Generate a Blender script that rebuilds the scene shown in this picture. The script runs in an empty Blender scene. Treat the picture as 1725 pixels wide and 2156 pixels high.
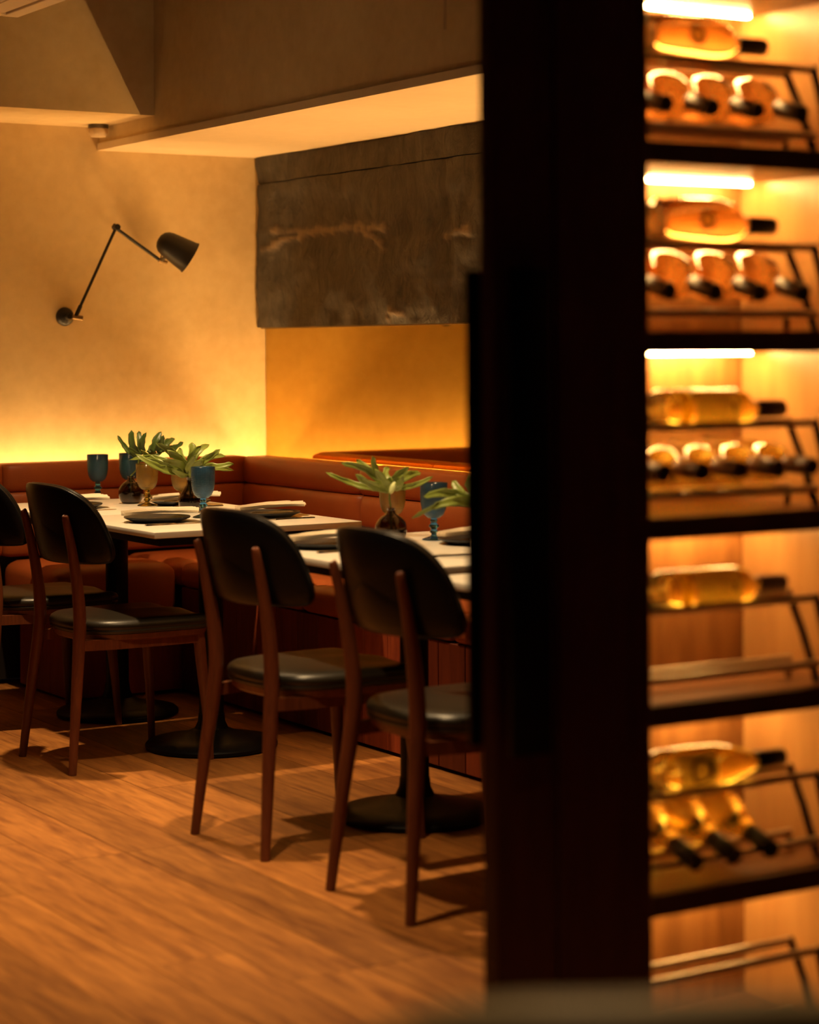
import bpy, bmesh, math, random
from mathutils import Vector, Matrix, noise
random.seed(7)
SC = bpy.context.scene
COL = SC.collection
PI = math.pi
R = math.radians

# ------------------------------------------------------------------ camera, world, exposure, lights
FPX, PPX, PPY, HC, YAW, ROLL = 4500.0, 862.5, 733.0, 1.30, R(32), -0.0054
cam = bpy.data.cameras.new('camera')
cam.sensor_fit = 'HORIZONTAL'; cam.sensor_width = 24.0
cam.lens = FPX / 1725 * 24.0
cam.shift_y = -(1078 - PPY) / 1725
cam.clip_start = 0.05
cam.dof.use_dof = True; cam.dof.focus_distance = 7.2; cam.dof.aperture_fstop = 1.85
co = bpy.data.objects.new('camera', cam); COL.objects.link(co)
co.matrix_world = Matrix.Translation((0, 0, HC)) @ Matrix.Rotation(-YAW, 4, 'Z') @ Matrix.Rotation(PI/2, 4, 'X') @ Matrix.Rotation(ROLL, 4, 'Z')
SC.camera = co

w = bpy.data.worlds.new('world'); SC.world = w; w.use_nodes = True
w.node_tree.nodes['Background'].inputs[0].default_value = (0.35, 0.36, 0.6, 1)
w.node_tree.nodes['Background'].inputs[1].default_value = 0.007
SC.view_settings.view_transform = 'Standard'; SC.view_settings.look = 'None'
SC.view_settings.exposure = 0.0; SC.view_settings.gamma = 1.0; SC.view_settings.use_curve_mapping = False
SC.cycles.use_denoising = True
SC.cycles.max_bounces = 12; SC.cycles.transmission_bounces = 12; SC.cycles.transparent_max_bounces = 12

def spot(name, loc, target, energy, color, size, blend=0.6, radius=0.05):
    l = bpy.data.lights.new(name, 'SPOT'); l.energy = energy; l.color = color
    l.spot_size = R(size); l.spot_blend = blend; l.shadow_soft_size = radius
    o = bpy.data.objects.new(name, l); COL.objects.link(o); o.location = loc
    d = Vector(target) - Vector(loc); o.rotation_euler = d.to_track_quat('-Z', 'Y').to_euler()
    return o
WARM = (1.0, 0.66, 0.32)
# recessed ceiling downlights of the dining room (over the tables and over the aisle), then one added fill
spot('downlight_table', (2.70, 6.25, 2.70), (2.85, 6.45, 0), 265, WARM, 84, 0.9, 0.035)
spot('downlight_table', (2.62, 4.80, 2.70), (2.75, 4.80, 0), 235, WARM, 70, 0.8, 0.035)
spot('downlight_aisle_and_fill', (1.95, 4.10, 2.70), (1.70, 4.45, 0), 170, WARM, 80, 1.0, 0.045)
spot('downlight_aisle_and_fill', (0.95, 1.35, 2.70), (0.95, 1.35, 0), 130, WARM, 88, 1.0, 0.05)  # added fill to brighten the nearest chair back and the door front
LED = (1.0, 0.56, 0.19)
LED_BENCH = 104.0
LED_RACK = 165.0

# ------------------------------------------------------------------ helpers
_f = Vector((math.sin(YAW), math.cos(YAW), 0)); _r = Vector((math.cos(YAW), -math.sin(YAW), 0)); _u = Vector((0, 0, 1))
_r2 = _r * math.cos(ROLL) + _u * math.sin(ROLL); _u2 = _u * math.cos(ROLL) - _r * math.sin(ROLL)
def ray(px, py): return _f + _r2 * ((px - PPX) / FPX) + _u2 * ((PPY - py) / FPX)
def at(px, py, Z): return Vector((0, 0, HC)) + ray(px, py) * Z                 # point at depth Z
def on_z(px, py, z): d = ray(px, py); return Vector((0, 0, HC)) + d * ((z - HC) / d.z)

def link(o, parent=None):
    COL.objects.link(o)
    if parent is not None: o.parent = parent
    return o
def thing(name, label, cat, loc=(0, 0, 0), rz=0, group=None):
    o = bpy.data.objects.new(name, None); link(o); o.location = loc; o.rotation_euler = (0, 0, rz)
    o.empty_display_size = 0.1
    o['label'] = label; o['category'] = cat
    if group: o['group'] = group
    return o
def tag(o, label, cat, group=None):
    o['label'] = label; o['category'] = cat
    if group: o['group'] = group
    return o
def mesh_obj(name, me, mat, parent=None, kind=None):
    o = bpy.data.objects.new(name, me)
    if mat is not None and len(me.materials) == 0: me.materials.append(mat)
    link(o, parent)
    if kind: o['kind'] = kind
    return o
def obj(name, bm, mat, parent=None, smooth=None, world=False, kind=None):
    if world and parent is not None:
        bm.transform(Matrix.Translation(-Vector(parent.location)))
    bmesh.ops.recalc_face_normals(bm, faces=bm.faces)
    me = bpy.data.meshes.new(name); bm.to_mesh(me); bm.free()
    if smooth is not None:
        me.shade_smooth()
        if smooth > 0: me.set_sharp_from_angle(angle=R(smooth))
    return mesh_obj(name, me, mat, parent, kind)
def centred(name, bm, mat, parent=None, smooth=None, kind=None):
    """mesh built in world coordinates, origin moved to its bottom centre"""
    xs = [v.co for v in bm.verts]
    c = Vector(((min(v.x for v in xs) + max(v.x for v in xs)) / 2, (min(v.y for v in xs) + max(v.y for v in xs)) / 2, min(v.z for v in xs)))
    bm.transform(Matrix.Translation(-c))
    o = obj(name, bm, mat, parent, smooth, False, kind); o.location = c
    if parent is not None: o.location = c - Vector(parent.location)
    return o
def NB(): return bmesh.new()
def box(bm, x0, x1, y0, y1, z0, z1, bev=0.0, seg=2):
    r = bmesh.ops.create_cube(bm, size=1.0)
    vs = r['verts']
    for v in vs:
        v.co = Vector((x0 if v.co.x < 0 else x1, y0 if v.co.y < 0 else y1, z0 if v.co.z < 0 else z1))
    if bev > 0:
        es = list({e for v in vs for e in v.link_edges})
        bmesh.ops.bevel(bm, geom=es, offset=bev, segments=seg, affect='EDGES', profile=0.5)
    return bm
def ring_skin(bm, rings, close0=True, close1=True, loop=False):
    """rings: list of lists of Vectors, equal length, closed loops"""
    vr = [[bm.verts.new(p) for p in ring] for ring in rings]
    n = len(vr[0])
    pairs = list(zip(vr, vr[1:])) + ([(vr[-1], vr[0])] if loop else [])
    for a, b in pairs:
        for i in range(n):
            j = (i + 1) % n
            try: bm.faces.new((a[i], a[j], b[j], b[i]))
            except ValueError: pass
    if not loop:
        if close0: bm.faces.new(vr[0][::-1])
        if close1: bm.faces.new(vr[-1])
    return bm
def tube(bm, pts, rad, seg=12, sx=1.0):
    pts = [Vector(p) for p in pts]
    if not hasattr(rad, '__len__'): rad = [rad] * len(pts)
    rings = []; up = None
    for i, p in enumerate(pts):
        t = (pts[min(i+1, len(pts)-1)] - pts[max(i-1, 0)]).normalized()
        if up is None:
            up = Vector((0, 0, 1)) if abs(t.z) < 0.9 else Vector((0, 1, 0))
        a = (up - t * up.dot(t)).normalized(); b = t.cross(a); up = a
        rings.append([p + (a * math.cos(2*PI*k/seg) + b * math.sin(2*PI*k/seg) * sx) * rad[i] for k in range(seg)])
    return ring_skin(bm, rings)
def spline(pts, n):
    """Catmull-Rom through tuples of any length"""
    out = []
    P = [tuple(p) for p in pts]; P = [P[0]] + P + [P[-1]]
    m = len(P) - 3
    for i in range(m):
        p0, p1, p2, p3 = P[i:i+4]
        for k in range(n):
            t = k / n
            out.append(tuple(0.5 * ((2*b) + (-a + c)*t + (2*a - 5*b + 4*c - d)*t*t + (-a + 3*b - 3*c + d)*t**3) for a, b, c, d in zip(p0, p1, p2, p3)))
    out.append(P[-2]); return out
def lathe(bm, prof, seg=32, mat=None, cap0=True, cap1=True):
    """prof: (r,z) list; mat: Matrix to place it"""
    rings = [[Vector((max(r, 1e-4) * math.cos(2*PI*k/seg), max(r, 1e-4) * math.sin(2*PI*k/seg), z)) for k in range(seg)] for r, z in prof]
    if mat is not None: rings = [[mat @ v for v in ring] for ring in rings]
    return ring_skin(bm, rings, cap0, cap1)
def outline_rings(outline, specs, f):
    """outline: list (u,v) ccw ; specs: (inset, scale, h) ; f(u,v,h)->Vector"""
    n = len(outline)
    cu = sum(p[0] for p in outline)/n; cv = (max(p[1] for p in outline)+min(p[1] for p in outline))/2
    nor = []
    for i in range(n):
        a = outline[i-1]; b = outline[(i+1) % n]
        d = Vector((b[0]-a[0], b[1]-a[1])).normalized(); nor.append((d.y, -d.x))
    rings = []
    for ins, sc, h in specs:
        ring = []
        for (u, v), (nx, ny) in zip(outline, nor):
            u2 = u - nx*ins; v2 = v - ny*ins
            u2 = cu + (u2-cu)*sc; v2 = cv + (v2-cv)*sc
            ring.append(f(u2, v2, h))
        rings.append(ring)
    return rings
def copy_tree(o, loc, rz=None, label=None, cat=None):
    c = o.copy(); COL.objects.link(c); c.location = loc
    if rz is not None: c.rotation_euler = (0, 0, rz)
    if label: c['label'] = label
    for ch in o.children:
        d = ch.copy(); COL.objects.link(d); d.parent = c
        for g in ch.children:
            e = g.copy(); COL.objects.link(e); e.parent = d
    return c

# ------------------------------------------------------------------ materials
def new_mat(name):
    m = bpy.data.materials.new(name); m.use_nodes = True
    nt = m.node_tree; return m, nt, nt.nodes['Principled BSDF']
def pm(name, col, rough=0.5, metal=0.0, var=0.0, vscale=6.0, bump=0.0, bscale=80.0, spec=0.5, coat=0.0, trans=0.0, ior=1.45, emit=None, estr=0.0, sheen=0.0):
    m, nt, b = new_mat(name); N = nt.nodes; L = nt.links
    b.inputs['Base Color'].default_value = (*col, 1); b.inputs['Roughness'].default_value = rough
    b.inputs['Metallic'].default_value = metal; b.inputs['Specular IOR Level'].default_value = spec
    b.inputs['Coat Weight'].default_value = coat; b.inputs['Transmission Weight'].default_value = trans; b.inputs['IOR'].default_value = ior
    b.inputs['Sheen Weight'].default_value = sheen
    if emit: b.inputs['Emission Color'].default_value = (*emit, 1); b.inputs['Emission Strength'].default_value = estr
    tc = N.new('ShaderNodeTexCoord')
    if var > 0:
        nz = N.new('ShaderNodeTexNoise'); nz.inputs['Scale'].default_value = vscale; nz.inputs['Detail'].default_value = 6
        L.new(tc.outputs['Object'], nz.inputs['Vector'])
        mx = N.new('ShaderNodeMix'); mx.data_type = 'RGBA'
        mx.inputs[6].default_value = (*[c*(1-var) for c in col], 1); mx.inputs[7].default_value = (*[min(1, c*(1+var)) for c in col], 1)
        L.new(nz.outputs['Fac'], mx.inputs[0]); L.new(mx.outputs[2], b.inputs['Base Color'])
    if bump > 0:
        nb = N.new('ShaderNodeTexNoise'); nb.inputs['Scale'].default_value = bscale; nb.inputs['Detail'].default_value = 4
        L.new(tc.outputs['Object'], nb.inputs['Vector'])
        bp = N.new('ShaderNodeBump'); bp.inputs['Strength'].default_value = bump; bp.inputs['Distance'].default_value = 0.005
        L.new(nb.outputs['Fac'], bp.inputs['Height']); L.new(bp.outputs['Normal'], b.inputs['Normal'])
    return m
def emit_mat(name, col, s):
    m, nt, b = new_mat(name)
    b.inputs['Base Color'].default_value = (0, 0, 0, 1)
    b.inputs['Emission Color'].default_value = (*col, 1); b.inputs['Emission Strength'].default_value = s
    return m
def wood(name, c0, c1, rough=0.4, axis='Z', scale=8.0, stretch=14.0, rnd=0.0, spec=0.4, grain=1.0):
    """c0 dark grain, c1 light; grain runs along axis; rnd = per-object tone"""
    m, nt, b = new_mat(name); N = nt.nodes; L = nt.links
    b.inputs['Roughness'].default_value = rough; b.inputs['Specular IOR Level'].default_value = spec
    tc = N.new('ShaderNodeTexCoord'); oi = N.new('ShaderNodeObjectInfo')
    ad = N.new('ShaderNodeVectorMath'); ad.operation = 'MULTIPLY_ADD'
    L.new(oi.outputs['Random'], ad.inputs[0]); ad.inputs[1].default_value = (37, 51, 23); L.new(tc.outputs['Object'], ad.inputs[2])
    mp = N.new('ShaderNodeMapping'); L.new(ad.outputs[0], mp.inputs[0])
    s = [stretch]*3; s['XYZ'.index(axis)] = 1.0; mp.inputs['Scale'].default_value = s
    n1 = N.new('ShaderNodeTexNoise'); n1.inputs['Scale'].default_value = scale*0.35; n1.inputs['Detail'].default_value = 8; n1.inputs['Roughness'].default_value = 0.62; n1.inputs['Distortion'].default_value = 1.2
    L.new(mp.outputs[0], n1.inputs['Vector'])
    n2 = N.new('ShaderNodeTexNoise'); n2.inputs['Scale'].default_value = scale*2.2; n2.inputs['Detail'].default_value = 5
    L.new(mp.outputs[0], n2.inputs['Vector'])
    mxn = N.new('ShaderNodeMix'); mxn.inputs[0].default_value = 0.35; L.new(n1.outputs['Fac'], mxn.inputs[2]); L.new(n2.outputs['Fac'], mxn.inputs[3])
    rp = N.new('ShaderNodeValToRGB'); L.new(mxn.outputs[0], rp.inputs[0])
    g = 0.17 / grain
    rp.color_ramp.elements[0].position = 0.5 - g; rp.color_ramp.elements[0].color = (*c0, 1)
    rp.color_ramp.elements[1].position = 0.5 + g; rp.color_ramp.elements[1].color = (*c1, 1)
    out = rp.outputs[0]
    if rnd > 0:
        ma = N.new('ShaderNodeMapRange'); ma.inputs[3].default_value = 1 - rnd; ma.inputs[4].default_value = 1 + rnd
        L.new(oi.outputs['Random'], ma.inputs[0])
        vm = N.new('ShaderNodeVectorMath'); vm.operation = 'SCALE'; L.new(out, vm.inputs[0]); L.new(ma.outputs[0], vm.inputs['Scale']); out = vm.outputs[0]
    L.new(out, b.inputs['Base Color'])
    bp = N.new('ShaderNodeBump'); bp.inputs['Strength'].default_value = 0.12; bp.inputs['Distance'].default_value = 0.002
    L.new(n2.outputs['Fac'], bp.inputs['Height']); L.new(bp.outputs['Normal'], b.inputs['Normal'])
    return m
def plaster(name, c0, c1):
    m, nt, b = new_mat(name); N = nt.nodes; L = nt.links
    b.inputs['Roughness'].default_value = 0.75; b.inputs['Specular IOR Level'].default_value = 0.25
    g = N.new('ShaderNodeNewGeometry')
    n1 = N.new('ShaderNodeTexNoise'); n1.inputs['Scale'].default_value = 1.7; n1.inputs['Detail'].default_value = 9; n1.inputs['Roughness'].default_value = 0.6
    n2 = N.new('ShaderNodeTexNoise'); n2.inputs['Scale'].default_value = 22; n2.inputs['Detail'].default_value = 6
    for n in (n1, n2): L.new(g.outputs['Position'], n.inputs['Vector'])
    mx = N.new('ShaderNodeMix'); mx.inputs[0].default_value = 0.25; L.new(n1.outputs['Fac'], mx.inputs[2]); L.new(n2.outputs['Fac'], mx.inputs[3])
    rp = N.new('ShaderNodeValToRGB'); rp.color_ramp.elements[0].position = 0.32; rp.color_ramp.elements[1].position = 0.68
    rp.color_ramp.elements[0].color = (*c0, 1); rp.color_ramp.elements[1].color = (*c1, 1)
    L.new(mx.outputs[0], rp.inputs[0]); L.new(rp.outputs[0], b.inputs['Base Color'])
    bp = N.new('ShaderNodeBump'); bp.inputs['Strength'].default_value = 0.25; bp.inputs['Distance'].default_value = 0.006
    L.new(mx.outputs[0], bp.inputs['Height']); L.new(bp.outputs['Normal'], b.inputs['Normal'])
    return m
def glass(name, col, rough=0.1, grid=0.0, trans=1.0, ior=1.45):
    m, nt, b = new_mat(name); N = nt.nodes; L = nt.links
    b.inputs['Base Color'].default_value = (*col, 1); b.inputs['Roughness'].default_value = rough
    b.inputs['Transmission Weight'].default_value = trans; b.inputs['IOR'].default_value = ior
    if grid > 0:
        tc = N.new('ShaderNodeTexCoord'); sp = N.new('ShaderNodeSeparateXYZ'); L.new(tc.outputs['Object'], sp.inputs[0])
        an = N.new('ShaderNodeMath'); an.operation = 'ARCTAN2'; L.new(sp.outputs[1], an.inputs[0]); L.new(sp.outputs[0], an.inputs[1])
        s1 = N.new('ShaderNodeMath'); s1.operation = 'MULTIPLY'; L.new(an.outputs[0], s1.inputs[0]); s1.inputs[1].default_value = 44
        s2 = N.new('ShaderNodeMath'); s2.operation = 'SINE'; L.new(s1.outputs[0], s2.inputs[0])
        s3 = N.new('ShaderNodeMath'); s3.operation = 'MULTIPLY'; L.new(sp.outputs[2], s3.inputs[0]); s3.inputs[1].default_value = 1100
        s4 = N.new('ShaderNodeMath'); s4.operation = 'SINE'; L.new(s3.outputs[0], s4.inputs[0])
        mu = N.new('ShaderNodeMath'); mu.operation = 'MAXIMUM'; L.new(s2.outputs[0], mu.inputs[0]); L.new(s4.outputs[0], mu.inputs[1])
        bp = N.new('ShaderNodeBump'); bp.inputs['Strength'].default_value = grid; bp.inputs['Distance'].default_value = 0.002
        L.new(mu.outputs[0], bp.inputs['Height']); L.new(bp.outputs['Normal'], b.inputs['Normal'])
    return m

def paper(name, col, var=0.0, vs=40):
    m, nt, b = new_mat(name); N = nt.nodes; L = nt.links
    b.inputs['Base Color'].default_value = (*col, 1); b.inputs['Roughness'].default_value = 0.6
    tr = N.new('ShaderNodeBsdfTranslucent'); tr.inputs[0].default_value = (*col, 1)
    mx = N.new('ShaderNodeMixShader'); mx.inputs[0].default_value = 0.55
    L.new(b.outputs[0], mx.inputs[1]); L.new(tr.outputs[0], mx.inputs[2]); L.new(mx.outputs[0], N['Material Output'].inputs[0])
    if var:
        tc = N.new('ShaderNodeTexCoord'); nz = N.new('ShaderNodeTexNoise'); nz.inputs['Scale'].default_value = vs; L.new(tc.outputs['Object'], nz.inputs['Vector'])
        mc = N.new('ShaderNodeMix'); mc.data_type = 'RGBA'; mc.inputs[6].default_value = (*[c*(1-var) for c in col], 1); mc.inputs[7].default_value = (*[min(1, c*(1+var)) for c in col], 1)
        L.new(nz.outputs['Fac'], mc.inputs[0]); L.new(mc.outputs[2], b.inputs['Base Color']); L.new(mc.outputs[2], tr.inputs[0])
    return m
M = {}
M['plaster'] = plaster('ochre_plaster', (0.54, 0.39, 0.20), (0.74, 0.58, 0.33))
M['ceiling'] = plaster('soffit_paint', (0.66, 0.52, 0.33), (0.74, 0.60, 0.40))
M['darkceil'] = pm('ceiling_bounce_cut', (0.035, 0.026, 0.02), 0.8)  # unseen ceiling, darkened to keep bounced light off the fascias
M['floor'] = wood('oak_plank', (0.17, 0.055, 0.016), (0.53, 0.215, 0.050), 0.42, 'Y', 3.8, 10.0, 0.28, 0.4, 1.0)
M['subfloor'] = pm('subfloor', (0.10, 0.045, 0.018), 0.7)
M['walnut'] = wood('walnut', (0.085, 0.022, 0.008), (0.165, 0.046, 0.016), 0.38, 'Z', 9.0, 10.0, 0.06)
M['black_leather'] = pm('black_leather', (0.0055, 0.005, 0.0055), 0.30, 0, 0.2, 30, 0.08, 260, 0.26)
M['olive_leather'] = pm('olive_leather', (0.17, 0.125, 0.062), 0.5, 0, 0.2, 30, 0.1, 260, 0.45)
M['seat_leather'] = pm('seat_leather', (0.016, 0.012, 0.007), 0.37, 0, 0.2, 30, 0.08, 260, 0.45)
M['tan_leather'] = pm('tan_leather', (0.36, 0.088, 0.022), 0.42, 0, 0.18, 5, 0.15, 220, 0.45)
M['tan_seam'] = pm('tan_seam', (0.16, 0.035, 0.01), 0.6)
M['bench_panel'] = wood('bench_panel', (0.15, 0.024, 0.009), (0.27, 0.052, 0.016), 0.5, 'Z', 4.0, 7.0, 0.42, 0.3)
M['black_wood'] = pm('black_wood', (0.012, 0.009, 0.008), 0.5)
M['marble'] = pm('marble', (0.74, 0.70, 0.62), 0.3, 0, 0.10, 9, 0.0)
M['black_metal'] = pm('black_metal', (0.004, 0.004, 0.005), 0.4, 0.0, 0, 6, 0.05, 200, 0.2)
M['lamp_metal'] = pm('lamp_metal', (0.012, 0.010, 0.009), 0.45, 0.0, spec=0.35)
M['brass'] = pm('aged_brass', (0.20, 0.13, 0.06), 0.35, 0.9)
M['ledge'] = pm('cream_ledge', (0.80, 0.70, 0.52), 0.5)
M['led'] = emit_mat('led_strip', LED, LED_BENCH)
M['rackled_low'] = emit_mat('rack_led_low', (1.0, 0.56, 0.17), LED_RACK * 0.55)
M['rackled'] = emit_mat('rack_led', (1.0, 0.56, 0.17), LED_RACK)
M['mirror'] = pm('bronze_mirror', (0.56, 0.40, 0.10), 0.035, 1.0)
M['door'] = wood('dark_stained_wood', (0.060, 0.014, 0.010), (0.105, 0.026, 0.018), 0.38, 'Z', 4.0, 9.0, 0.0, 0.35)
M['door_dark'] = wood('blackened_wood', (0.010, 0.004, 0.003), (0.020, 0.007, 0.005), 0.4, 'Z', 4.0, 9.0, 0.0, 0.3)
M['oak'] = wood('cabinet_oak', (0.17, 0.065, 0.016), (0.42, 0.19, 0.055), 0.45, 'Z', 3.0, 8.0, 0.0, 0.4)
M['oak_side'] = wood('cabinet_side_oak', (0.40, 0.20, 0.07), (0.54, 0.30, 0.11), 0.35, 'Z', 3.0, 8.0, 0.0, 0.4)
M['shelf'] = wood('shelf_wood', (0.12, 0.045, 0.016), (0.24, 0.10, 0.035), 0.4, 'X', 4.0, 9.0, 0.05, 0.4)
M['shelf_edge'] = pm('shelf_edge', (0.075, 0.022, 0.010), 0.5)
M['rod'] = pm('rack_rod', (0.62, 0.52, 0.38), 0.28, 0.7)
M['rackbar'] = pm('rack_bar', (0.06, 0.028, 0.014), 0.4, 0.3)
M['napkin'] = pm('linen', (0.80, 0.70, 0.54), 0.85, 0, 0.05, 20, 0.3, 400, 0.2, sheen=0.2)
M['plate'] = pm('dark_stoneware', (0.014, 0.015, 0.018), 0.35, 0, 0.2, 20, spec=0.5)
M['steel'] = pm('steel', (0.6, 0.56, 0.5), 0.25, 1.0)
M['blueglass'] = glass('blue_glass', (0.12, 0.30, 0.50), 0.2, 0.35, 0.95)
M['bluestem'] = glass('blue_glass_stem', (0.06, 0.26, 0.66), 0.05, 0, 1.0)
M['amberglass'] = glass('amber_glass', (0.60, 0.45, 0.10), 0.2, 0.35, 0.95)
M['amberstem'] = glass('amber_glass_stem', (0.50, 0.38, 0.06), 0.05, 0, 1.0)
M['smoke'] = glass('smoked_glass', (0.30, 0.24, 0.19), 0.03, 0, 1.0)
M['water'] = glass('vase_water', (0.30, 0.24, 0.18), 0.02, 0, 1.0, 1.33)
M['rose'] = glass('rose_wine_glass', (0.99, 0.64, 0.24), 0.04, 0, 0.98, 1.46)
M['white_wine'] = glass('white_wine_glass', (0.99, 0.82, 0.16), 0.04, 0, 0.98, 1.46)
M['cap_dark'] = pm('capsule_dark', (0.035, 0.022, 0.012), 0.35)
M['cap_black'] = pm('capsule_black', (0.008, 0.007, 0.010), 0.3)
M['cap_red'] = pm('capsule_burgundy', (0.040, 0.004, 0.006), 0.35)
M['cap_grey'] = pm('capsule_grey', (0.32, 0.24, 0.20), 0.4)
M['label_orange'] = paper('label_orange', (0.85, 0.42, 0.10))
M['label_tan'] = paper('label_tan', (0.62, 0.46, 0.18), 0.25, 60)
M['label_yellow'] = paper('label_yellow', (0.95, 0.60, 0.02))
M['label_grey'] = paper('label_grey', (0.50, 0.37, 0.16), 0.35, 45)
M['ink'] = pm('label_ink', (0.05, 0.035, 0.02), 0.6)
M['gold'] = paper('label_gold', (0.80, 0.56, 0.18))
M['leaf'] = pm('leaf_green', (0.20, 0.25, 0.045), 0.38, 0, 0.35, 25, 0.1, 60, 0.5)
M['leaf_dark'] = pm('leaf_dark_green', (0.075, 0.12, 0.026), 0.38, 0, 0.3, 25, 0.1, 60, 0.5)
M['stemgreen'] = pm('stem_green', (0.16, 0.20, 0.04), 0.5)
M['bud'] = pm('pale_bud', (0.55, 0.60, 0.28), 0.5)
M['panelwhite'] = pm('white_diffuser', (0.86, 0.78, 0.66), 0.5)
M['slotdark'] = pm('slot_dark', (0.10, 0.075, 0.05), 0.7)
M['wire'] = pm('pale_wire', (0.6, 0.55, 0.45), 0.6)
M['sensor'] = pm('sensor_body', (0.55, 0.42, 0.26), 0.5)

# ------------------------------------------------------------------ setting
WX, WY = 4.293, 8.013                  # right wall plane, left wall plane
SOFX, SOFZ = 3.520, 2.108              # low soffit over the right bench
USY, USZ = 7.490, 2.200                # higher soffit along the left wall
CEIL = 2.80
def struct(name, bm, mat, smooth=None, parent=None):
    o = centred(name, bm, mat, parent, smooth)
    if parent is None: o['kind'] = 'structure'
    return o
floor = struct('floor', box(NB(), -1.6, WX, -1.2, WY, -0.06, -0.006), M['subfloor'])
struct('wall_left', box(NB(), -1.6, WX + 0.12, WY, WY + 0.12, 0, CEIL), M['plaster'])
struct('wall_right', box(NB(), WX, WX + 0.12, 0.4, WY, 0, CEIL), M['plaster'])
struct('ceiling', box(NB(), -1.6, WX + 0.12, -1.2, WY + 0.12, CEIL, CEIL + 0.08), M['darkceil'])
# dropped boxes of the ceiling: low one over the right-hand bench, higher one along the left wall
bm = NB(); box(bm, SOFX + 0.008, WX, 0.4, WY, SOFZ + 0.028, CEIL); struct('trim_1', bm, M['plaster'])
struct('trim_2', box(NB(), SOFX, WX, 0.4, WY, SOFZ, SOFZ + 0.028), M['ceiling'])
struct('trim_3', box(NB(), -1.6, SOFX + 0.008, USY, WY, USZ, CEIL), M['plaster'])

# floor planks, one object each
pw, pl, gap = 0.19, 1.22, 0.0018
def plank_mesh(l):
    bm = NB(); box(bm, gap/2, pw - gap/2, gap/2, l - gap/2, -0.006, 0.0)
    me = bpy.data.meshes.new('plank'); bmesh.ops.recalc_face_normals(bm, faces=bm.faces); bm.to_mesh(me); bm.free(); me.materials.append(M['floor']); return me
pms = {}
x = 0.02; col = 0
fl = Vector(floor.location)
while x < 3.62:
    y = 1.0 - random.choice([0.1, 0.35, 0.55, 0.8, 1.05])
    while y < WY - 0.02:
        l = round(min(pl, WY - y), 2)
        if l > 0.08:
            if l not in pms: pms[l] = plank_mesh(l)
            o = mesh_obj('plank', pms[l], None, floor)
            o.location = Vector((x, y, random.uniform(-0.0004, 0.0))) - fl
        y += pl
    x += pw; col += 1

# ------------------------------------------------------------------ stone slabs and mirror on the right wall
def stone(name, z0, z1, y0, y1, seed, label, veins=()):
    ny, nz = 170, max(10, int((z1 - z0) * 90))
    bm = NB(); vl = bm.verts.layers.float_color.new('vein')
    def depth(y, z):
        n = noise.fractal(Vector((y*2.2 + seed, z*3.0, seed)), 0.9, 2.1, 7)
        n2 = noise.fractal(Vector((y*9 + seed, z*2.2, 3.1)), 0.8, 2.0, 4) * max(0, min(1, (7.05 - y) * 1.6))
        n3 = noise.ridged_multi_fractal(Vector((y*1.5, z*1.3 + seed, 0.3)), 1.0, 2.0, 4, 1.0, 2.0)
        e_ = max(0, min(1, (y - 7.80) / 0.15))
        return 0.036 + e_ * 0.034 * noise.noise(Vector((z*4.2 + seed, 0.4, seed))) + 0.024*n + 0.018*n2 + 0.009*(n3 - 1)
    def veinv(y, z):
        d = 9
        for seg in veins:
            for (a, b, w) in zip(seg, seg[1:], range(9)):
                A = Vector(a); B = Vector(b); P = Vector((y, z)); AB = B - A
                t = max(0, min(1, (P - A).dot(AB) / AB.length_squared)); d = min(d, (P - (A + AB*t)).length)
        d += 0.016 * noise.fractal(Vector((y*16, z*16, 1)), 0.8, 2.0, 4)
        return max(0.0, min(1.0, 1.5 - 1.5 * d / 0.018)) if d < 0.018 else 0.0
    front = []
    for j in range(nz + 1):
        row = []
        z = z0 + (z1 - z0) * j / nz
        for i in range(ny + 1):
            y = y0 + (y1 - y0) * i / ny
            v = veinv(y, z)
            e = 1.0
            dz = depth(y, z) + 0.009 * v
            if i == ny: dz -= 0.004
            p = bm.verts.new((WX - max(0.012, dz), y, z)); p[vl] = (v, v, v, 1); row.append(p)
        front.append(row)
    for j in range(nz):
        for i in range(ny): bm.faces.new((front[j][i], front[j][i+1], front[j+1][i+1], front[j+1][i]))
    bd = [e for e in bm.edges if len(e.link_faces) == 1]
    r = bmesh.ops.extrude_edge_only(bm, edges=bd)
    for v in r['geom']:
        if isinstance(v, bmesh.types.BMVert): v.co.x = WX - 0.001; v[vl] = (0, 0, 0, 1)
    o = centred(name, bm, M['stone'], None, 60)
    tag(o, label, 'stone panel'); return o
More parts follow.
